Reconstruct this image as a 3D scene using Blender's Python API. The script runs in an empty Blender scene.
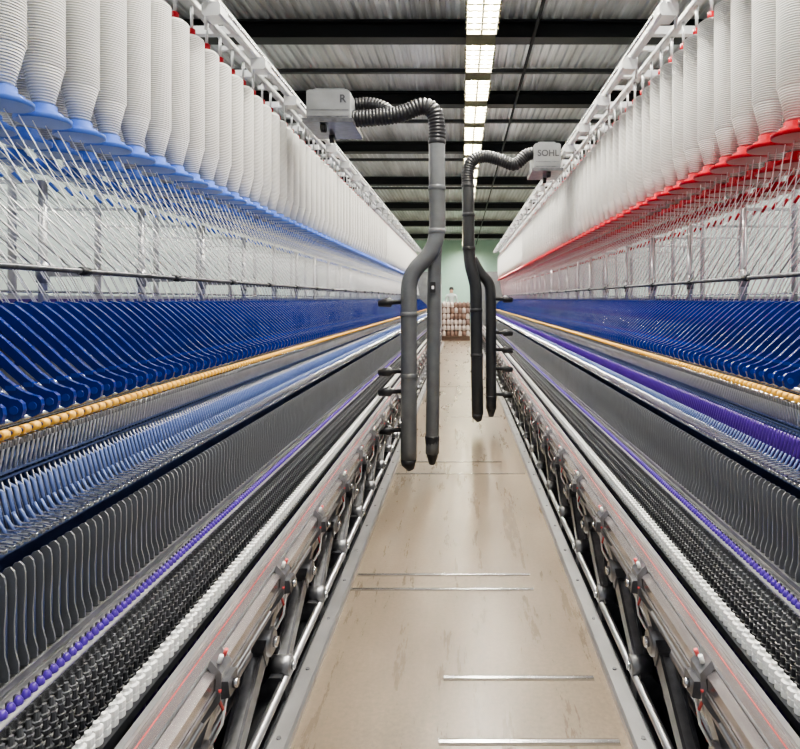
import bpy, math, random
from mathutils import Vector, Matrix
random.seed(4)
SC=bpy.context.scene
COL=SC.collection
F=600.0; H=1.2
Y1=16.4

# ------------------------------------------------------------ materials
def mat(name,c,rough=.5,metal=0,noise=.08,scale=8,bump=0,emit=0,wave=None,coat=0,stretch=None):
    m=bpy.data.materials.new(name); m.use_nodes=True
    nt=m.node_tree; b=nt.nodes['Principled BSDF']
    b.inputs['Roughness'].default_value=rough; b.inputs['Metallic'].default_value=metal
    if coat: b.inputs['Coat Weight'].default_value=coat
    tc=nt.nodes.new('ShaderNodeTexCoord'); n=nt.nodes.new('ShaderNodeTexNoise')
    n.inputs['Scale'].default_value=scale; n.inputs['Detail'].default_value=4
    src=tc.outputs['Object']
    if stretch:
        mp=nt.nodes.new('ShaderNodeMapping'); mp.inputs['Scale'].default_value=stretch
        nt.links.new(src,mp.inputs['Vector']); src=mp.outputs['Vector']
    nt.links.new(src,n.inputs['Vector'])
    r=nt.nodes.new('ShaderNodeValToRGB'); r.color_ramp.elements[0].position=.3; r.color_ramp.elements[1].position=.7
    r.color_ramp.elements[0].color=tuple(max(0,x*(1-noise)) for x in c)+(1,)
    r.color_ramp.elements[1].color=tuple(min(1,x*(1+noise)) for x in c)+(1,)
    nt.links.new(n.outputs['Fac'],r.inputs['Fac']); nt.links.new(r.outputs['Color'],b.inputs['Base Color'])
    if wave:
        w=nt.nodes.new('ShaderNodeTexWave'); w.bands_direction='Z'; w.inputs['Scale'].default_value=wave
        w.inputs['Distortion'].default_value=.8; w.inputs['Detail'].default_value=2
        nt.links.new(tc.outputs['Object'],w.inputs['Vector'])
        bp=nt.nodes.new('ShaderNodeBump'); bp.inputs['Strength'].default_value=1; bp.inputs['Distance'].default_value=.003
        nt.links.new(w.outputs['Fac'],bp.inputs['Height']); nt.links.new(bp.outputs['Normal'],b.inputs['Normal'])
        mr=nt.nodes.new('ShaderNodeMapRange'); mr.inputs[3].default_value=.70; mr.inputs[4].default_value=1.04
        nt.links.new(w.outputs['Fac'],mr.inputs[0])
        mm=nt.nodes.new('ShaderNodeMix'); mm.data_type='RGBA'; mm.blend_type='MULTIPLY'; mm.inputs[0].default_value=1
        nt.links.new(r.outputs['Color'],mm.inputs[6]); nt.links.new(mr.outputs[0],mm.inputs[7]); nt.links.new(mm.outputs[2],b.inputs['Base Color'])
    elif bump:
        bp=nt.nodes.new('ShaderNodeBump'); bp.inputs['Strength'].default_value=bump; bp.inputs['Distance'].default_value=.01
        nt.links.new(n.outputs['Fac'],bp.inputs['Height']); nt.links.new(bp.outputs['Normal'],b.inputs['Normal'])
    if emit:
        b.inputs['Emission Color'].default_value=c+(1,); b.inputs['Emission Strength'].default_value=emit
    return m
M=dict(
 yarn=mat('wound_yarn',(.74,.725,.695),.9,wave=40,noise=.04),
 blueL=mat('light_blue_plastic',(.08,.17,.58),.3),
 red=mat('red_plastic',(.42,.003,.012),.3),
 blue=mat('blue_enamel',(.004,.019,.17),.2,noise=.2,coat=.5),
 bluee=mat('bright_blue_enamel',(.007,.035,.28),.2,noise=.1,coat=.5),
 navy=mat('navy_plastic',(.005,.012,.10),.3),
 black=mat('black_rubber',(.012,.012,.014),.45),
 dark=mat('dark_paint_and_shade',(.009,.010,.014),.55),
 sep=mat('grey_separator_plastic',(.15,.155,.165),.3,coat=.2),
 sepd=mat('mid_grey_plastic',(.10,.103,.11),.3),
 bead=mat('charcoal_plastic',(.045,.046,.052),.3),
 steel=mat('brushed_steel',(.62,.62,.64),.22,1,noise=.1,scale=20),
 satin=mat('satin_aluminium',(.56,.555,.56),.28,.8,noise=.08,scale=10),
 pinkal=mat('beam_aluminium',(.42,.38,.38),.26,.8,noise=.25,scale=6,stretch=(8,.6,8)),
 cast=mat('cast_grey_metal',(.27,.27,.28),.33,.7,noise=.2,scale=30),
 castd=mat('dark_cast_metal',(.13,.13,.14),.33,.6,noise=.25,scale=30),
 bluegrey=mat('blue_grey_metal',(.11,.15,.30),.35,.2,noise=.1),
 white=mat('white_plastic',(.74,.74,.73),.35,noise=.03),
 rail=mat('painted_white_rail',(.60,.61,.62),.35,.2,noise=.05),
 gold=mat('ochre_rubber_cot',(.80,.44,.07),.4,noise=.12),
 purple=mat('purple_plastic',(.07,.025,.28),.3),
 violet=mat('violet_tube',(.045,.010,.17),.35),
 tubeL=mat('muted_blue_tube',(.09,.13,.30),.35),
 panel=mat('slate_blue_panel',(.07,.10,.25),.4),
 redline=mat('red_stripe',(.60,.08,.08),.4),
 pipe=mat('grey_pipe',(.13,.135,.14),.33,.3,noise=.12,scale=12),
 pipe2=mat('black_pipe',(.028,.029,.031),.33,.2,noise=.15),
 box=mat('grey_painted_box',(.17,.175,.18),.45,noise=.15),
 ink=mat('grey_ink',(.04,.04,.045),.5),
 strand=mat('roving_strand',(.88,.87,.86),.9),
 pinkstrand=mat('pink_tinted_strand',(.82,.58,.60),.9),
 tube=mat('fluorescent_tube',(1.0,.95,.80),.4,emit=34),
 lamp=mat('lamp_housing',(.60,.58,.46),.5),
 louv=mat('louvre_metal',(.22,.20,.13),.5),
 beam=mat('black_steel_beam',(.008,.008,.009),.5,.2),
 purlin=mat('grey_purlin',(.05,.052,.055),.5,.2),
 cone=mat('pinkish_yarn_cone',(.60,.51,.47),.8),
 coneb=mat('brown_yarn_cone',(.24,.15,.12),.8),
 wood=mat('brown_cardboard',(.12,.075,.055),.8),
 skin=mat('skin',(.40,.24,.17),.6), shirt=mat('pale_shirt',(.42,.46,.46),.8), trous=mat('dark_trousers',(.04,.05,.08),.8), hair=mat('black_hair',(.01,.01,.01),.6),
)
# ------------------------------------------------------------ mesh builder
class MB:
    def __init__(s): s.v=[];s.f=[];s.m=[];s.sm=[];s.mats=[]
    def mi(s,k):
        if k not in s.mats: s.mats.append(k)
        return s.mats.index(k)
    def face(s,f,k,sm=False): s.f.append(tuple(f)); s.m.append(s.mi(k)); s.sm.append(sm)
    def box(s,x0,x1,y0,y1,z0,z1,k,bev=0):
        b=bev
        if b<=0:
            o=len(s.v); s.v+=[(x,y,z) for z in(z0,z1) for y in(y0,y1) for x in(x0,x1)]
            for f in((0,2,3,1),(4,5,7,6),(0,1,5,4),(2,6,7,3),(0,4,6,2),(1,3,7,5)): s.face([o+i for i in f],k)
        else:
            p=[(x0+b,z0),(x1-b,z0),(x1,z0+b),(x1,z1-b),(x1-b,z1),(x0+b,z1),(x0,z1-b),(x0,z0+b)]
            s.ext(p,y0,y1,k)
    def ext(s,poly,y0,y1,k,sm=False):
        o=len(s.v);n=len(poly)
        s.v+=[(x,y0,z) for x,z in poly]+[(x,y1,z) for x,z in poly]
        s.face(range(o,o+n),k); s.face(range(o+2*n-1,o+n-1,-1),k)
        for i in range(n):
            j=(i+1)%n; s.face((o+j,o+i,o+n+i,o+n+j),k,sm)
    def tube(s,pts,r,k,seg=10,cap=True):
        pts=[Vector(p) for p in pts]; n=len(pts)
        rr=r if isinstance(r,(list,tuple)) else [r]*n
        t=(pts[1]-pts[0]).normalized()
        up=Vector((0,0,1)) if abs(t.z)<.9 else Vector((0,1,0))
        a=t.cross(up).normalized(); o=len(s.v)
        for i,p in enumerate(pts):
            t=(pts[min(i+1,n-1)]-pts[max(i-1,0)]).normalized()
            a=(a-t*a.dot(t)).normalized(); b=t.cross(a)
            for j in range(seg):
                th=2*math.pi*j/seg
                s.v.append(tuple(p+(a*math.cos(th)+b*math.sin(th))*rr[i]))
        for i in range(n-1):
            for j in range(seg):
                q=(j+1)%seg; s.face((o+i*seg+j,o+i*seg+q,o+(i+1)*seg+q,o+(i+1)*seg+j),k,True)
        if cap:
            s.face([o+j for j in range(seg)][::-1],k); s.face([o+(n-1)*seg+j for j in range(seg)],k)
    def lathe(s,cx,cy,prof,k,seg=16,hard=False):
        bands=[];cur=[]
        for p in prof:
            if p is None: bands.append(cur); cur=[cur[-1]]
            else: cur.append(p)
        bands.append(cur)
        for prof in bands:
            o=len(s.v)
            for r,z in prof:
                for j in range(seg):
                    th=2*math.pi*j/seg; s.v.append((cx+r*math.cos(th),cy+r*math.sin(th),z))
            for i in range(len(prof)-1):
                for j in range(seg):
                    q=(j+1)%seg; s.face((o+i*seg+j,o+i*seg+q,o+(i+1)*seg+q,o+(i+1)*seg+j),k,not hard)
            n=len(prof)-1
            if prof is bands[0]: s.face([o+j for j in range(seg)][::-1],k)
            if prof is bands[-1]: s.face([o+n*seg+j for j in range(seg)],k)
    def merge(s,t,dy,dx=0,dz=0):
        o=len(s.v); s.v+=[(x+dx,y+dy,z+dz) for x,y,z in t.v]
        for f,m,sm in zip(t.f,t.m,t.sm): s.face([i+o for i in f],t.mats[m],sm)
    def mesh(s,name,side=1):
        me=bpy.data.meshes.new(name)
        fs=s.f if side>0 else [f[::-1] for f in s.f]
        me.from_pydata([(x*side,y,z) for x,y,z in s.v],[],fs)
        for k in s.mats: me.materials.append(M[k])
        me.polygons.foreach_set('material_index',s.m); me.polygons.foreach_set('use_smooth',s.sm)
        me.update(); return me
def obj(name,me,parent=None,loc=(0,0,0),**kw):
    o=bpy.data.objects.new(name,me); COL.objects.link(o); o.location=loc
    if parent: o.parent=parent
    for k,v in kw.items(): o[k]=v
    return o
def empty(name,loc,**kw):
    o=bpy.data.objects.new(name,None); COL.objects.link(o); o.location=loc; o.empty_display_size=.1
    for k,v in kw.items(): o[k]=v
    return o
R=lambda z:z+H
def ystart(side,x,z):
    w=461 if side<0 else 339
    return max(F*x/w, (F*(-z)/450 if z<0 else 0), .5)-.18
def repeat(name,t,side,y0,pitch,parent,n=100,y1=Y1-.15,**kw):
    ys=[];y=y0
    while y<y1: ys.append(y); y+=pitch
    me=t.mesh(name,side); first=None
    for y in ys[:n]:
        if first is None: first=obj(name,me,parent,(0,y,0),**kw)
        else:
            c=first.copy(); c.location=(0,y,0); COL.objects.link(c)
    if ys[n:]:
        b=MB()
        for y in ys[n:]: b.merge(t,y)
        obj(name,b.mesh(name+'_row',side),parent,(0,0,0),kind='stuff')
    return first

# ------------------------------------------------------------ spinning frame
def frame(side):
    col='blue' if side<0 else 'red'
    root=empty('spinning_frame',(0,0,0),label='long ring spinning frame, blue drafting arms, %s bobbin flanges above'%col,category='spinning machine',group='ring spinning frames')
    dx=0 if side<0 else -.15
    fl='blueL' if side<0 else 'red'
    P=root; Y0=.35
    def part(name,b,**kw): return obj(name,b.mesh(name,side),P,**kw)
    b=MB(); b.box(.735,1.65,Y0,Y1,0.02,R(-.72),'dark'); b.box(.99,1.5,Y0,Y1,R(-.72),R(-.26),'dark',.02); b.box(1.15,1.5,Y0,Y1,R(-.26),R(-.10),'dark')
    b.box(.60,.735,Y0,Y1,0.02,.04,'dark'); part('machine_body',b)
    b=MB(); b.box(.945,.965,Y0,Y1,R(-.66),R(-.285),'panel'); part('body_panel',b)
    # base rail
    b=MB(); b.ext([(.456,0),(.512,0),(.512,.022),(.506,.028),(.463,.028),(.456,.02)],Y0,Y1,'satin'); b.box(.512,.60,Y0,Y1,.0,.010,'dark')
    y=.7
    while y<Y1: b.lathe(.486,y,[(.007,.028),(.006,.032)],'cast',8); y+=.3
    part('base_rail',b)
    # doffer beam
    b=MB(); b.ext([(.506,R(-.808)),(.518,R(-.816)),(.565,R(-.816)),(.577,R(-.808)),(.577,R(-.765)),(.567,R(-.757)),(.527,R(-.757)),(.503,R(-.772))],Y0,Y1,'pinkal')
    b.box(.5475,.5495,Y0,Y1,R(-.758),R(-.7555),'redline'); b.box(.564,.577,Y0,Y1,R(-.765),R(-.748),'satin')
    b.box(.501,.5045,Y0,Y1,R(-.814),R(-.804),'cast'); b.box(.5205,.5255,Y0,Y1,R(-.7625),R(-.756),'cast')
    part('doffer_beam',b)
    b=MB(); b.tube([(.582,Y0,.235),(.582,Y1,.235)],.017,'satin',12)
    y=.85
    while y<Y1: b.tube([(.582,y,.235),(.582,y+.04,.235)],.025,'castd',12); y+=.44
    part('drive_shaft',b)
    b=MB(); b.tube([(.530,Y0,.055),(.530,Y1,.055)],.013,'satin',10); b.tube([(.535,Y0,.325),(.535,Y1,.325)],.009,'satin',10)
    b.box(.595,.635,Y0,Y1,.295,.325,'castd'); b.tube([(.61,Y0,.14),(.61,Y1,.14)],.013,'cast',8); part('push_rod',b)
    arm=MB()
    def link(p0,p1,w0,w1,t,k):
        p0=Vector(p0);p1=Vector(p1);d=(p1-p0).normalized();s_=Vector((1,0,0));u=d.cross(s_).normalized()
        o=len(arm.v)
        for p,w in((p0,w0),(p1,w1)):
            for a,c in((-1,-1),(1,-1),(1,1),(-1,1)): arm.v.append(tuple(p+s_*a*t/2+u*c*w/2))
        for f in((0,3,2,1),(4,5,6,7),(0,1,5,4),(1,2,6,5),(2,3,7,6),(3,0,4,7)): arm.face([o+i for i in f],k)
    link((.530,-.09,.085),(.545,.20,.228),.042,.056,.008,'castd'); link((.564,-.09,.085),(.583,.20,.228),.042,.056,.008,'castd')
    link((.547,-.07,.096),(.563,.18,.222),.018,.026,.032,'cast')
    # knuckles: drum + squared lug
    arm.tube([(.515,-.09,.083),(.519,-.09,.083),(.577,-.09,.083)],[.024,.030,.030],'cast',14)
    arm.tube([(.525,.205,.238),(.530,.205,.238),(.600,.205,.238)],[.030,.038,.038],'cast',16)
    link((.560,.160,.215),(.563,.235,.255),.066,.062,.050,'castd')
    arm.tube([(.505,-.09,.083),(.516,-.09,.083)],.012,'steel',10); arm.tube([(.514,.205,.238),(.526,.205,.238)],.014,'steel',10)
    # short upper strut and forked end to the beam clamp
    link((.548,.205,.25),(.530,.26,.345),.040,.028,.016,'cast')
    # red and white wires at the joint
    arm.tube([(.520,.22,.27),(.508,.25,.31),(.512,.23,.35),(.500,.20,.37),(.494,.19,.40)],.0035,'redline',6)
    arm.tube([(.522,.21,.27),(.506,.23,.30),(.508,.26,.34),(.500,.23,.38),(.494,.21,.40)],.0035,'white',6)
    arm.ext([(.52,.01),(.60,.01),(.595,.05),(.57,.075),(.535,.075),(.522,.05)],-.14,-.075,'castd')
    clamp=MB()
    clamp.ext([(.494,R(-.826)),(.515,R(-.855)),(.545,R(-.89)),(.556,R(-.935)),(.602,R(-.935)),(.602,R(-.88)),(.572,R(-.84)),(.570,R(-.816)),(.506,R(-.813)),(.502,R(-.780)),(.520,R(-.757)),(.514,R(-.740)),(.490,R(-.768))],-.026,.026,'cast')
    clamp.ext([(.474,R(-.818)),(.492,R(-.822)),(.492,R(-.785)),(.478,R(-.785))],-.024,.024,'castd'); clamp.tube([(.466,0,R(-.802)),(.476,0,R(-.802))],.009,'steel',8)
    clamp.tube([(.500,-.014,R(-.752)),(.495,-.014,R(-.737))],.005,'white',8); clamp.tube([(.500,.012,R(-.752)),(.495,.012,R(-.739))],.0045,'redline',8)
    ma=arm.mesh('doffer_arm',side); mc=clamp.mesh('arm_clamp',side); y=.60; a0=None
    while y<Y1-.5:
        if a0 is None:
            a0=obj('doffer_arm',ma,P,(0,y,0)); c0=obj('arm_clamp',mc,a0,(0,.215,0))
        else:
            a=a0.copy(); a.location=(0,y,0); COL.objects.link(a)
            c=c0.copy(); c.parent=a; COL.objects.link(c)
        y+=.44
    t=MB(); t.lathe(.69,0,[(.014,.05),(.014,.1),(.017,.11),(.012,.36),(.010,.38)],'violet',8)
    repeat('cop_tube',t,side,ystart(side,.66,-1.1),.05,P)
    # white pegs
    b=MB(); b.box(.594,.632,Y0,Y1,R(-.762),R(-.745),'dark'); b.box(.64,.735,Y0,Y1,R(-.80),R(-.755),'dark'); b.tube([(.630,Y0,R(-.735)),(.630,Y1,R(-.735))],.003,'steel',6); part('peg_rail',b)
    t=MB(); t.lathe(.611,0,[(.0105,R(-.745)),(.0105,R(-.733)),(.0075,R(-.732)),(.0075,R(-.730)),(.0105,R(-.729)),(.0105,R(-.717)),(.006,R(-.714)),(.005,R(-.708))],'white',10,True)
    repeat('tube_peg',t,side,ystart(side,.61,-.72),.0225,P)
    for x,z,k in((.636,-.725,'dark'),(.655,-.712,'bead'),(.676,-.702,'bead'),(.697,-.695,'sepd')):
        t=MB(); t.lathe(x,0,[(.0075,R(-.755)),(.0075,R(z-.014)),(.0085,R(z-.013)),(.0085,R(z-.008)),(.006,R(z-.007)),(.006,R(z-.003)),(.008,R(z-.002)),(.008,R(z+.003)),(.005,R(z+.004)),(.0035,R(z+.018))],k,7,True)
        repeat('spindle',t,side,ystart(side,x,z)-.02,.0185,P)
    b=MB(); b.box(.664,.667,Y0,Y1,R(-.722),R(-.708),'satin'); b.box(.685,.688,Y0,Y1,R(-.715),R(-.698),'satin'); b.box(.644,.647,Y0,Y1,R(-.735),R(-.722),'cast'); part('spindle_rail',b)
    # ring rail
    b=MB(); b.box(.712,.83,Y0,Y1,R(-.672),R(-.660),'satin',.003); b.box(.735,.75,Y0,Y1,R(-.72),R(-.672),'dark'); b.box(.708,.715,Y0,Y1,R(-.69),R(-.665),'steel')
    b.box(.742,.746,Y0,Y1,R(-.660),R(-.650),'cast'); part('ring_rail',b)
    t=MB(); t.lathe(.722,0,[(.006,R(-.662)),(.0078,R(-.661)),(.0078,R(-.655)),(.006,R(-.652)),(.004,R(-.648)),(.002,R(-.648))],'purple',9)
    t.lathe(.732,.008,[(.004,R(-.66)),(.004,R(-.652)),(.002,R(-.650))],'bead',6)
    repeat('spinning_ring',t,side,ystart(side,.72,-.65),.0170,P)
    # separators
    t=MB(); t.ext([(.752,R(-.638)),(.778,R(-.638)),(.780,R(-.56)),(.783,R(-.49)),(.782,R(-.470)),(.776,R(-.459)),(.767,R(-.456)),(.760,R(-.463)),(.757,R(-.475)),(.757,R(-.51)),(.760,R(-.55)),(.759,R(-.595)),(.752,R(-.62))],-.0016,.0016,'sep')
    t.tube([(.768,.011,R(-.64)),(.768,.011,R(-.50)),(.768,.011,R(-.475))],[.005,.004,.0025],'bluegrey',6)
    repeat('balloon_separator',t,side,ystart(side,.75,-.5),.0225,P)
    b=MB(); b.box(.797,.805,Y0,Y1,R(-.66),R(-.50),'dark'); b.box(.747,.753,Y0,Y1,R(-.648),R(-.636),'cast'); part('separator_bar',b)
    # lappets
    b=MB(); b.box(.81,.835,Y0,Y1,R(-.457),R(-.450),'bluegrey'); b.tube([(.86,Y0,R(-.44)),(.86,Y1,R(-.44))],.005,'bluegrey',8); b.box(.845,.849,Y0,Y1,R(-.458),R(-.436),'bluegrey'); part('lappet_rail',b)
    t=MB(); t.box(.797,.838,-.004,.004,R(-.447),R(-.441),'satin')
    t.tube([(.85,0,R(-.420)),(.838,.002,R(-.429)),(.81,.003,R(-.429)),(.785,.003,R(-.432)),(.779,-.005,R(-.432)),(.785,-.009,R(-.432)),(.795,-.004,R(-.432))],.0020,'steel',5)
    t.tube([(.852,-.006,R(-.405)),(.835,.0,R(-.445))],.0032,'tubeL',5)
    repeat('thread_guide',t,side,ystart(side,.8,-.42),.019,P)
    # tubes
    t=MB()
    if side<0:
        t.tube([(.905,0,R(-.325)),(.885,0,R(-.360)),(.872,0,R(-.368)),(.858,0,R(-.435))],[.0030,.0036,.0042,.0048],'tubeL',7)
    else:
        t.tube([(.905,0,R(-.325)),(.885,0,R(-.350)),(.872,0,R(-.356))],[.003,.0035,.004],'tubeL',6)
        t.tube([(.872,0,R(-.358)),(.870,0,R(-.368)),(.850,0,R(-.455))],[.005,.0068,.0082],'violet',8)
    t.tube([(.880,0.008,R(-.345)),(.855,.008,R(-.435))],.0013,'cast' ,5)
    t.tube([(.925,0.01,R(-.31)),(.905,.01,R(-.50))],.005,'tubeL',6)
    repeat('suction_tube',t,side,ystart(side,.9,-.4),.0165,P)
    b=MB(); b.box(.895,.905,Y0,Y1,R(-.355),R(-.347),'bluegrey'); b.box(.885,.90,Y0,Y1,R(-.475),R(-.465),'navy')
    b.tube([(.880,Y0,R(-.345)),(.880,Y1,R(-.345))],.0030,'bluegrey',6); part('tube_bar',b)
    # drafting rollers
    b=MB(); b.tube([(.872,Y0,R(-.276)),(.872,Y1,R(-.276))],.010,'steel',10)
    b.tube([(.915,Y0,R(-.25)),(.915,Y1,R(-.25))],.010,'steel',10); b.tube([(.985,Y0,R(-.205)),(.985,Y1,R(-.205))],.010,'steel',10)
    b.ext([(.872,R(-.335)),(.95,R(-.30)),(.95,R(-.29)),(.872,R(-.328))],Y0,Y1,'bluegrey'); b.ext([(.90,R(-.285)),(1.15,R(-.17)),(1.15,R(-.16)),(.90,R(-.272))],Y0,Y1,'dark'); part('fluted_roller',b)  # dark sheet under the arms stands in for shade between them
    t=MB(); t.tube([(.858,-.0095,R(-.255)),(.858,-.008,R(-.255)),(.858,.006,R(-.255)),(.858,.0075,R(-.255))],[.007,.0095,.0095,.007],'gold',12)
    t.tube([(.858,-.0137,R(-.255)),(.858,.0137,R(-.255))],.0045,'navy',6)
    repeat('top_roller',t,side,ystart(side,.855,-.255),.0275,P)
    t=MB(); t.tube([(.859,0,R(-.270)),(.870,0,R(-.328))],.0028,'satin',5); t.box(.857,.872,-.002,.005,R(-.282),R(-.270),'cast')
    repeat('roller_stand',t,side,ystart(side,.86,-.3),.0135,P)
    # drafting arms : flat curved paddles
    t=MB(); w=.0048
    t.ext([(.852,R(-.216)),(.856,R(-.232)),(.870,R(-.240)),(.886,R(-.234)),(.900,R(-.216)),(.922,R(-.190)),(.985,R(-.134)),(1.06,R(-.068)),(1.10,R(-.036)),(1.135,R(-.024)),(1.144,R(-.014)),(1.132,R(-.005)),(1.10,R(-.012)),(1.06,R(-.042)),(.985,R(-.108)),(.925,R(-.164)),(.895,R(-.186)),(.876,R(-.194)),(.862,R(-.197)),(.854,R(-.204))],-w,w,'blue')
    t.tube([(.870,-.0065,R(-.217)),(.870,.0065,R(-.217))],.0085,'bluee',12)
    t.box(.905,.925,-.0065,.0065,R(-.186),R(-.176),'bluee')
    t.tube([(.93,-.013,R(-.207)),(.93,.013,R(-.207))],.007,'black',8)
    t.tube([(1.01,-.010,R(-.145)),(1.01,.010,R(-.145))],.008,'navy',8)
    repeat('drafting_arm',t,side,ystart(side,1.0,-.1),.051,P)
    b=MB(); b.tube([(1.12,Y0,R(-.035)),(1.12,Y1,R(-.035))],.009,'navy',8); b.box(1.145,1.5,Y0,Y1,R(-.10),R(-.03),'navy'); part('arm_support_bar',b)
    # guide rail, posts
    b=MB(); b.tube([(1.13,Y0,R(.083)),(1.13,Y1,R(.083))],.008,'castd',8)
    y=1.2
    while y<Y1: b.tube([(1.13,y,R(.083)),(1.13,y+.04,R(.083))],.013,'dark',8); y+=.58
    part('roving_guide_rail',b)
    b=MB(); b.tube([(1.16,Y0,R(.02)),(1.16,Y1,R(.02))],.004,'steel',6); b.tube([(1.30,Y0,R(.09)),(1.30,Y1,R(.09))],.006,'steel',6); part('guide_wire',b)
    XA=(1.2,1.42,1.66)
    t=MB(); t.tube([(1.31+dx,0,R(-.1)),(1.31+dx,0,R(.37))],.013,'satin',12)
    t.lathe(1.31+dx,0,[(.018,R(.05)),(.018,R(.12))],'cast',10); t.box(1.31+dx,1.84+dx,-.006,.006,R(.362),R(.372),'rail')
    t.tube([(1.84+dx,0,R(-.1)),(1.84+dx,0,R(1.36))],.016,'rail',8)
    t.box(1.11+dx,1.9+dx,-.02,.02,R(1.335),R(1.375),'rail')
    t.box(1.13,1.31+dx+.02,-.006,.006,R(.07),R(.095),'cast')
    repeat('creel_post',t,side,1.30,.58,P)
    for x in XA:
        b=MB(); b.box(x+dx-.02,x+dx+.02,Y0,Y1,R(1.305),R(1.335),'rail',.005); part('creel_rail',b)
    xr=1.1 if side<0 else .92
    b=MB(); b.ext([(xr-.012,R(1.28)),(xr+.012,R(1.28)),(xr+.018,R(1.29)),(xr+.018,R(1.345)),(xr-.018,R(1.345)),(xr-.018,R(1.29))],Y0,Y1,'rail'); 
    b.tube([(xr-.035,Y0,R(1.30)),(xr-.035,Y1,R(1.30))],.006,'steel',6); part('cleaner_track',b)
    t=MB(); t.box(xr-.06,xr+.02,-.06,.03,R(1.225),R(1.285),'rail',.01); t.box(xr,xr+.20,-.012,.012,R(1.345),R(1.365),'rail')
    t.tube([(xr+.035,.02,R(1.20)),(xr+.035,.02,R(1.345))],.008,'rail',6)
    repeat('track_bracket',t,side,1.45,.60,P)
    b=MB(); b.box(1.70,1.76,Y0,Y1,R(-.10),R(.0),'violet'); b.box(1.70,1.76,Y0,Y1,R(0),R(.015),'satin'); part('rear_cover',b)
    b=MB(); b.box(.55,1.7,Y1,Y1+.7,.0,1.95,'box',.03); b.box(.548,.555,Y1+.08,Y1+.6,.3,1.6,'rail'); part('end_cabinet',b)
    # bobbins
    bm_=MB(); bm_.lathe(0,0,[(.024,-.346),(.028,-.343),(.0520,-.240),None,(.0545,-.237),(.0545,.243),None,(.052,.250),(.036,.262),(.02,.265)],'yarn',24)
    fm=MB(); fm.lathe(0,0,[(.02,-.400),(.068,-.399),None,(.072,-.397),(.072,-.386),None,(.052,-.384),None,(.050,-.372),None,(.036,-.370),None,(.034,-.350),None,(.02,-.348)],fl,26)
    both=MB(); bl=MB(); bl.lathe(0,0,[(.028,-.344),(.0520,-.240),(.0545,.243),(.036,.262)],'yarn',12); both.merge(bl,0)
    fx=MB(); fx.lathe(0,0,[(.068,-.399),(.072,-.386),(.050,-.380),(.034,-.350)],fl,12); both.merge(fx,0)
    meb=bm_.mesh('roving_package'); mef=fm.mesh('bobbin_flange')
    pitch=.158; b0=None
    grp='roving bobbins with %s flanges'%col
    lst=[]; zc=R(.905)
    sk='strand' if side<0 else 'pinkstrand'
    for ri,x in enumerate(XA):
        xx=x+dx
        ymin=F*xx/(461 if side<0 else 339)-.42
        y=.62+(.079 if ri==1 else .04 if ri==2 else 0)
        while y<ymin: y+=pitch
        y_first=y
        while y<Y1-.1: lst.append((y,ri,xx)); y+=pitch
        th=MB()
        th.lathe(xx,0,[(.012,R(1.165)),(.017,R(1.172)),(.017,R(1.200)),(.010,R(1.205))],'red' if ri!=1 else ('blueL' if side<0 else 'red'),8); th.lathe(xx,0,[(.007,R(1.204)),(.007,R(1.305))],'rail',6)
        repeat('bobbin_hanger',th,side,y_first,pitch,P)
        tgt=(1.135,1.145,1.30)[ri]; sy=(.30,.30,.34)[ri]
        t=MB(); t.tube([(xx,0,R(.500)),(tgt,sy,R(.09)),(tgt-.012,sy+.09,R(-.03))],.0015,'strand' if ri==1 else sk,5)
        repeat('roving_strand',t,side,y_first-.52,pitch/3,P)
        if ri==1:
            t=MB(); d=(tgt-xx)
            t.tube([(xx+d*.32,sy*.32,R(.37)),(xx+d,sy,R(.09))],.0026,'satin',6); t.tube([(xx+d*.30,sy*.30,R(.378)),(xx+d*.36,sy*.36,R(.353))],.0055,fl,8)
            repeat('guide_rod',t,side,y_first-.52+.02,pitch/2,P)
    lst.sort()
    for y,ri,xx in lst[:150]:
        jx=random.uniform(-.003,.003)
        if b0 is None:
            b0=obj('roving_bobbin',meb,None,(side*xx,y,zc),label='full white roving bobbin hanging with %s plastic flange'%col,category='bobbin',group=grp)
            f0=obj('bobbin_flange',mef,b0,(0,0,0),label='%s plastic flange'%col)
        else:
            c=b0.copy(); c.location=(side*xx+jx,y,zc); c.rotation_euler=(0,0,random.uniform(0,6.28)); COL.objects.link(c)
            g=f0.copy(); g.parent=c; COL.objects.link(g)
    b=MB()
    for y,ri,xx in lst[150:]: b.merge(both,y,xx,zc)
    obj('roving_bobbin',b.mesh('roving_bobbin_rows',side),None,(0,0,0),kind='stuff',group=grp,category='bobbin',label='dense rows of white roving bobbins with %s flanges'%col)
    return root
frame(-1); frame(1)

# ------------------------------------------------------------ travelling cleaners
def smooth(pts,n=8):
    pts=[Vector(p) for p in pts]; out=[]
    for i in range(len(pts)-1):
        p0=pts[max(i-1,0)];p1=pts[i];p2=pts[i+1];p3=pts[min(i+2,len(pts)-1)]
        for j in range(n):
            t=j/n
            out.append(.5*((2*p1)+(p2-p0)*t+(2*p0-5*p1+4*p2-p3)*t*t+(3*p1-p0-3*p2+p3)*t**3))
    out.append(pts[-1]); return out
def corr(pts,r,k,seg=14,step=.0055):
    p=smooth(pts,14); L=[0]
    for i in range(1,len(p)): L.append(L[-1]+(p[i]-p[i-1]).length)
    N=int(L[-1]/step); q=[];j=0
    for i in range(N+1):
        d=L[-1]*i/N
        while j<len(L)-2 and L[j+1]<d: j+=1
        u=(d-L[j])/max(1e-6,L[j+1]-L[j]); q.append(p[j].lerp(p[j+1],min(1,u)))
    b=MB(); b.tube(q,[r*(1.0,1.0,.90,.90)[i%4] for i in range(len(q))],k,seg); return b
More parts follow.
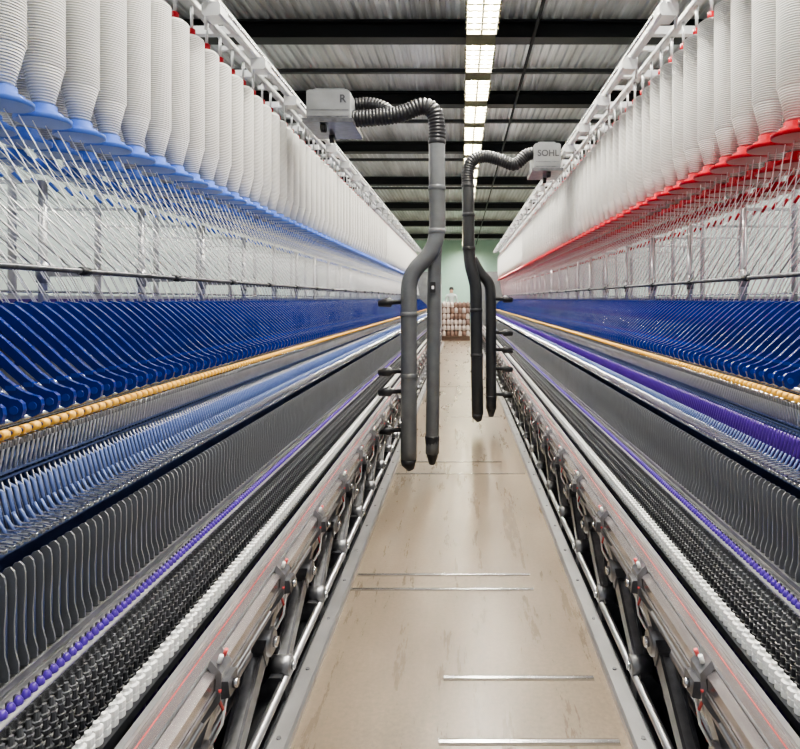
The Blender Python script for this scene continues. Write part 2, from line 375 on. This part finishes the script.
def cleaner(side,yd,box,hose,main,branch,pm,nozx,r1,r2,lab):
    root=empty('travelling_cleaner',(0,yd,0),label=lab,category='vacuum cleaner',group='travelling cleaners')
    W=lambda p:(p[0],p[2] if len(p)>2 else 0,R(p[1]))
    x0,x1,z0,z1=box
    b=MB(); b.box(x0,x1,-.12,.25,R(z0),R(z1),'box',.012); b.box(x0-.02,x1+.02,-.14,.27,R(z0)-.025,R(z0),'castd')
    b.box(x0+.04,x1-.04,-.08,.2,R(z1),R(z1)+.02,'box'); b.box(x0+.01,x1-.01,-.1215,-.119,R(z0)+.01,R(z0)+.02,'castd')
    b.box(x0+.01,x1-.01,-.1215,-.119,R(z0)+.055,R(z0)+.060,'castd')
    obj('fan_box',b.mesh('fan_box'),root)
    wx=x0+.1 if side<0 else x1-.1
    for yy in(-.08,.18):
        b=MB(); b.tube([(wx-.015,yy,R(z0)-.045),(wx+.015,yy,R(z0)-.045)],.03,'black',16); obj('wheel',b.mesh('wheel'),root)
    obj('corrugated_hose',corr([W(q) for q in hose],r1,'black').mesh('corrugated_hose'),root)
    b=MB(); b.tube(smooth([W(k) for k in main],6),r1*.94,pm,18)
    e=W(main[-1]); b.tube([(e[0],e[1],e[2]),(e[0],e[1],e[2]-.03),(e[0]+.015,e[1],e[2]-.07)],[r1*.97,r1*.85,r1*.4],'black',14)
    obj('suction_pipe',b.mesh('suction_pipe'),root)
    b=MB(); b.tube(smooth([W(k) for k in branch],6),r2,pm,18)
    e=W(branch[-1]); b.tube([(e[0],e[1],e[2]+.12),(e[0],e[1],e[2]+.11),(e[0],e[1],e[2]-.01),(e[0],e[1],e[2]-.07)],[r2*1.02,r2*1.08,r2*.85,r2*.45],'black',14)
    obj('suction_pipe',b.mesh('suction_pipe'),root)
    for cx,cz,ry in((main[0][0],main[0][1]-.01,0),(main[1][0],main[1][1],0),(main[2][0],main[2][1],0),(main[-3][0],main[-3][1],0),(main[-2][0],main[-2][1],0)):
        b=MB(); b.lathe(cx,ry,[(r1*.97,R(cz)-.016),(r1*1.02,R(cz)-.013),(r1*1.02,R(cz)+.013),(r1*.97,R(cz)+.016)],'black' if cz>.9 else pm,18); obj('pipe_clamp',b.mesh('pipe_clamp'),root)
    for z in nozx[1]:
        xs=nozx[0]; d=side
        b=MB(); b.tube([(xs,0,R(z)),(xs+d*.06,-.01,R(z)),(xs+d*.075,-.01,R(z)),(xs+d*.15,-.01,R(z)-.01)],[.014,.016,.034,.02],'black',12); obj('side_nozzle',b.mesh('side_nozzle'),root)
    return root
cl=cleaner(-1,3.9,(-.975,-.70,1.135,1.32),
 [(-.72,1.17),(-.60,1.175),(-.40,1.20),(-.26,1.25),(-.18,1.22),(-.156,1.12),(-.156,1.02)],
 [(-.156,1.03),(-.156,.72),(-.156,.44),(-.20,.30),(-.29,.20),(-.335,.10),(-.338,-.1),(-.338,-.5),(-.34,-1.04)],
 [(-.165,.45,.02),(-.175,.2,.05),(-.18,-.1,.06),(-.185,-.6,.06),(-.19,-1.02,.06)],'pipe',(-.385,(-.02,-.47,-.60,-.85)),.056,.045,
 'grey twin suction pipes on overhead box beside blue-flange frame')
obj('corrugated_hose',corr([(-.74,.1,R(1.29)),(-.62,.1,R(1.30)),(-.52,.08,R(1.27)),(-.45,.05,R(1.21))],.045,'black').mesh('short_hose'),cl)
b=MB(); b.box(-.20,-.165,-.01,.03,R(.04),R(.11),'black',.004); b.box(-.19,-.175,-.013,-.009,R(.065),R(.085),'white'); obj('sensor',b.mesh('sensor'),cl)
cr=cleaner(1,5.35,(.64,.87,1.14,1.36),
 [(.66,1.30),(.58,1.28),(.48,1.20),(.36,1.235),(.22,1.27),(.10,1.23),(.062,1.12),(.062,1.0)],
 [(.062,1.02),(.066,.75),(.07,.45),(.085,.3),(.11,.2),(.13,.1),(.135,-.1),(.14,-.5),(.148,-1.02)],
 [(.10,.36,.03),(.17,.24,.05),(.245,.15,.06),(.268,.02,.06),(.27,-.5,.06),(.272,-.99,.06)],'pipe2',(.31,(.0,-.3,-.45,-.62,-.85)),.057,.048,
 'black twin suction pipes on overhead box beside red-flange frame')
def text(s,loc,size,par,rot=(math.pi/2,0,0)):
    c=bpy.data.curves.new('lettering','FONT'); c.body=s; c.size=size; c.extrude=.001; c.align_x='CENTER'; c.align_y='CENTER'; c.offset=.0015
    o=bpy.data.objects.new('tmp',c); COL.objects.link(o)
    dg=bpy.context.evaluated_depsgraph_get(); me=bpy.data.meshes.new_from_object(o.evaluated_get(dg)); bpy.data.objects.remove(o)
    me.materials.clear(); me.materials.append(M['ink'])
    q=obj('lettering',me,par,loc); q.rotation_euler=rot
text('R',(-.745,-.1225,R(1.26)),.07,cl); text('SOHL',(.76,-.1225,R(1.27)),.075,cr)

# ------------------------------------------------------------ room
def struct(name,b): return obj(name,b.mesh(name),kind='structure')
def fmat():
    m=bpy.data.materials.new('worn_floor'); m.use_nodes=True; nt=m.node_tree; b=nt.nodes['Principled BSDF']
    tc=nt.nodes.new('ShaderNodeTexCoord')
    def noise(sc,det,rough,st):
        mp=nt.nodes.new('ShaderNodeMapping'); mp.inputs['Scale'].default_value=st
        n=nt.nodes.new('ShaderNodeTexNoise'); n.inputs['Scale'].default_value=sc; n.inputs['Detail'].default_value=det; n.inputs['Roughness'].default_value=rough
        nt.links.new(tc.outputs['Object'],mp.inputs['Vector']); nt.links.new(mp.outputs['Vector'],n.inputs['Vector']); return n
    n=noise(2.0,10,.62,(1,.7,1)); n2=noise(70,6,.6,(1,1,1)); n3=noise(9,8,.75,(1,.12,1))
    r=nt.nodes.new('ShaderNodeValToRGB'); e=r.color_ramp.elements; e[0].position=.15; e[1].position=.85
    e[0].color=(.118,.090,.064,1); e[1].color=(.245,.195,.146,1)
    mx=nt.nodes.new('ShaderNodeMix'); mx.data_type='RGBA'; mx.blend_type='OVERLAY'; mx.inputs[0].default_value=.4
    mx2=nt.nodes.new('ShaderNodeMix'); mx2.data_type='RGBA'; mx2.blend_type='OVERLAY'; mx2.inputs[0].default_value=.45
    nt.links.new(n.outputs['Fac'],r.inputs['Fac']); nt.links.new(r.outputs['Color'],mx.inputs[6]); nt.links.new(n2.outputs['Fac'],mx.inputs[7])
    nt.links.new(mx.outputs[2],mx2.inputs[6]); nt.links.new(n3.outputs['Fac'],mx2.inputs[7])
    nt.links.new(mx2.outputs[2],b.inputs['Base Color'])
    rr=nt.nodes.new('ShaderNodeMapRange'); rr.inputs[3].default_value=.18; rr.inputs[4].default_value=.40
    nt.links.new(n3.outputs['Fac'],rr.inputs[0]); nt.links.new(rr.outputs[0],b.inputs['Roughness'])
    return m
M['floor']=fmat()
M['seam']=mat('floor_joint',(.10,.08,.06),.6)
M['wall']=mat('mint_wall_paint',(.38,.57,.49),.7,noise=.03)
M['wallw']=mat('pale_wall_paint',(.46,.54,.52),.7,noise=.03)
M['ceil']=mat('corrugated_sheet',(.54,.55,.56),.34,.45,noise=.28,scale=1.5,stretch=(3,.4,1))
b=MB(); b.box(-4.6,4.6,-1.2,30.2,-.1,0,'floor'); struct('floor',b)
b=MB(); b.box(-4.6,4.6,30,30.2,0,4.2,'wall'); struct('wall_far',b)
b=MB(); b.box(-4.6,-4.5,-1.2,30,0,4.2,'wallw'); struct('wall_left',b)
b=MB(); b.box(4.5,4.6,-1.2,30,0,4.2,'wallw'); struct('wall_right',b)
b=MB(); ZC=R(2.95); n=int(9.2/.1)
pr=[]
for i in range(n): 
    x=-4.6+i*.1; pr+=[(x,ZC),(x+.04,ZC),(x+.055,ZC-.03),(x+.085,ZC-.03)]
pr.append((4.6,ZC)); o=len(b.v); b.v+=[(x,-1.2,z) for x,z in pr]+[(x,30.2,z) for x,z in pr]
for i in range(len(pr)-1): b.face((o+i,o+i+1,o+len(pr)+i+1,o+len(pr)+i),'ceil')
struct('ceiling',b)
k=0
z=ZC-.03
for y in(2.1,4.2,6.35,8.5,11.2,14.4,18.2,22.5,27):
    b=MB()
    b.box(-4.5,4.5,y-.09,y+.09,z-.02,z,'beam'); b.box(-4.5,4.5,y-.012,y+.012,z-.17,z-.02,'beam'); b.box(-4.5,4.5,y-.09,y+.09,z-.19,z-.17,'beam')
    struct('trim_%d'%(k+1),b); k+=1
    b=MB(); b.box(-4.5,4.5,y+1.25,y+1.31,z-.05,z,'purlin'); struct('trim_%d'%(k+1),b); k+=1
for x,dz,r_ in((.75,.24,.018),):
    b=MB(); b.tube([(x,-1,ZC-dz),(x,29.9,ZC-dz)],r_,'beam',8); struct('trim_%d'%(k+1),b); k+=1
for (xa,xb,y) in((-.055,.42,1.90),(-.06,.43,1.625),(-.45,.30,2.61),(-.46,.30,2.48),(-.455,.44,4.12),(-.455,.3,4.42),(-.1,.42,6.1),(-.455,.44,8.2)):
    b=MB(); b.box(xa,xb,y-.013,y+.013,-.002,.0012,'seam'); b.box(xa,xb,y-.006,y+.006,-.002,.003,'steel'); struct('trim_%d'%(k+1),b); k+=1
# ------------------------------------------------------------ lamps and added side fill
lm=MB()
zl=ZC-.36
lm.ext([(-.15,zl+.0),(-.145,zl+.07),(-.05,zl+.11),(.05,zl+.11),(.145,zl+.07),(.15,zl),(.14,zl),(.13,zl+.065),(-.13,zl+.065),(-.14,zl)],-.36,.36,'lamp')
lm.box(-.15,.15,-.37,-.36,zl-.005,zl+.10,'louv'); lm.box(-.15,.15,.36,.37,zl-.005,zl+.10,'louv')
lv=MB()
for q in range(1,6):
    yy=-.36+q*.72/6; lv.box(-.162,.162,yy-.013,yy+.013,zl-.008,zl+.025,'louv')
lv.box(-.010,.010,-.36,.36,zl,zl+.03,'louv')
tb=MB()
for x in(-.07,.07): tb.tube([(x,-.35,zl+.05),(x,.35,zl+.05)],.016,'tube',10)
rd=MB()
for yy in(-.25,.25): rd.tube([(0,yy,zl+.11),(0,yy,ZC-.03)],.006,'beam',6)
ml,mv,mt,mr=lm.mesh('l'),lv.mesh('louvre'),tb.mesh('t'),rd.mesh('r')
first=None
def area(x,y,z,sx,sy,p,c=(1,.97,.92)):
    l=bpy.data.lights.new('lamp_and_fill_light','AREA'); l.shape='RECTANGLE'; l.size=sx; l.size_y=sy; l.energy=p; l.color=c
    o=bpy.data.objects.new('lamp_and_fill_light',l); COL.objects.link(o); o.location=(x,y,z); return o
def lampat(x,y,p):
    global first
    if first is None:
        h=obj('ceiling_lamp',ml,None,(x,y,0),label='fluorescent louvred batten lamp hung under the roof beams',category='ceiling lamp',group='ceiling lamps over the aisle')
        first=[h]+[obj(n_,m_,h) for n_,m_ in(('louvre',mv),('lamp_tube',mt),('hanging_rod',mr))]
    else:
        h=first[0].copy(); h.location=(x,y,0); COL.objects.link(h)
        for c in first[1:]:
            g=c.copy(); g.parent=h; COL.objects.link(g)
    area(x,y,zl+.032,.25,.69,p,(1,.97,.90))
y=.6
while y<29.5: lampat(.2,y,63); y+=.98
for y in(2,7,12,17,24):
    area(-2.9,y,zl-.05,.3,4.6,85); area(2.9,y,zl-.05,.3,4.6,85)  # fill lights added over the side aisles, no fixtures modelled
# ------------------------------------------------------------ yarn cones on a pallet, far end
pb=MB(); 
for yy in(0,.35,.7): pb.box(-.46,.46,yy-.05,yy+.05,0,.10,'wood')
pb.box(-.46,.46,-.06,.76,.10,.13,'wood')
obj('pallet',pb.mesh('pallet'),None,(-.20,17.3,0),label='low brown wooden pallet carrying stacked yarn cones',category='pallet')
mcs=[]
for kk in('cone','coneb'):
    cn=MB(); cn.lathe(0,0,[(.045,0),(.052,.006),(.048,.08),(.040,.140),(.018,.145),(.016,.162)],kk,14); cn.lathe(0,0,[(.016,.158),(.016,.165)],'wood',8); mcs.append(cn.mesh('yarn_cone_'+kk))
for r_ in range(6):
    for c_ in range(8):
        q=1 if random.random()<.35 else 0
        o=obj('yarn_cone',mcs[q],None,(-.20-.40+c_*.114+random.uniform(-.004,.004),17.33+random.uniform(-.01,.01),.131+r_*.166),category='yarn cone',group='stacked yarn cones on the pallet',
            label='brown yarn cone standing upright in the pallet stack' if q else 'pinkish white yarn cone standing upright in the pallet stack')
bb=MB(); bb.box(-.46,.46,.0,.03,0,.96,'wood'); bb.box(-.46,-.43,-.02,.0,0,.96,'wood');bb.box(.43,.46,-.02,.0,0,.96,'wood')
obj('backing_board',bb.mesh('backing_board'),None,(-.20,17.52,.13),label='brown cardboard sheet standing behind the yarn cones',category='cardboard')
# ------------------------------------------------------------ person
def person(loc):
    V=[];E=[];Rr=[]
    def add(p,r,par=None):
        V.append(p);Rr.append(r)
        if par is not None: E.append((par,len(V)-1))
        return len(V)-1
    pel=add((0,0,.92),.13); w=add((0,0,1.08),.12,pel); ch=add((0,.0,1.28),.145,w); nk=add((0,0,1.42),.055,ch)
    hd=add((0,-.01,1.50),.075,nk); h2=add((0,-.01,1.58),.088,hd); add((0,0,1.66),.055,h2)
    for s in(-1,1):
        hip=add((s*.10,0,.86),.09,pel); kn=add((s*.11,-.02,.48),.06,hip); an=add((s*.11,.02,.08),.042,kn); add((s*.12,-.13,.035),.035,an)
        sh=add((s*.18,0,1.36),.06,ch); el=add((s*.24,.02,1.10),.043,sh); wr=add((s*.22,-.12,.90),.028,el); pa=add((s*.215,-.15,.84),.026,wr)
        for q,L in enumerate((.07,.08,.075,.06)):
            a=add((s*(.195+.015*q),-.17,.80),.009,pa); add((s*(.195+.015*q),-.165,.80-L*.6),.008,a)
        a=add((s*.185,-.17,.85),.009,pa); add((s*.18,-.19,.82),.008,a)
    me=bpy.data.meshes.new('person'); me.from_pydata(V,E,[]); o=bpy.data.objects.new('tmp',me); COL.objects.link(o)
    o.modifiers.new('s','SKIN'); 
    for i,v in enumerate(me.skin_vertices[0].data): v.radius=(Rr[i],Rr[i]*(.75 if Rr[i]>.1 else 1)); v.use_root=(i==0)
    sb=o.modifiers.new('u','SUBSURF'); sb.levels=1; sb.render_levels=1
    dg=bpy.context.evaluated_depsgraph_get(); nm=bpy.data.meshes.new_from_object(o.evaluated_get(dg)); bpy.data.objects.remove(o)
    for k in('skin','shirt','trous'): nm.materials.append(M[k])
    for p in nm.polygons:
        z=p.center.z; p.use_smooth=True
        p.material_index=2 if (z<.93 and abs(p.center.x)<.19) and z>.07 else (1 if .93<=z<1.43 and not(z<1.05 and abs(p.center.x)>.17) else 0)
    q=obj('person',nm,None,loc,label='worker in pale shirt standing behind the stacked cones',category='person')
    hb=MB(); hb.lathe(0,.015,[(.085,1.56),(.095,1.60),(.09,1.66),(.06,1.70),(.02,1.715)],'hair',12); obj('hair',hb.mesh('hair'),q)
person((-.40,25,0))

w=bpy.data.worlds.new('w'); SC.world=w; w.use_nodes=True
w.node_tree.nodes['Background'].inputs[0].default_value=(.9,.95,1,1); w.node_tree.nodes['Background'].inputs[1].default_value=.4
c=bpy.data.cameras.new('camera'); c.sensor_width=36; c.lens=27; c.shift_x=-61/800; c.shift_y=-75.5/800; c.clip_start=.05
co=bpy.data.objects.new('camera',c); COL.objects.link(co); co.location=(0,0,H); co.rotation_euler=(math.pi/2,0,0); SC.camera=co
SC.view_settings.view_transform='AgX'
SC.view_settings.look='AgX - Medium High Contrast'
SC.view_settings.exposure=.70
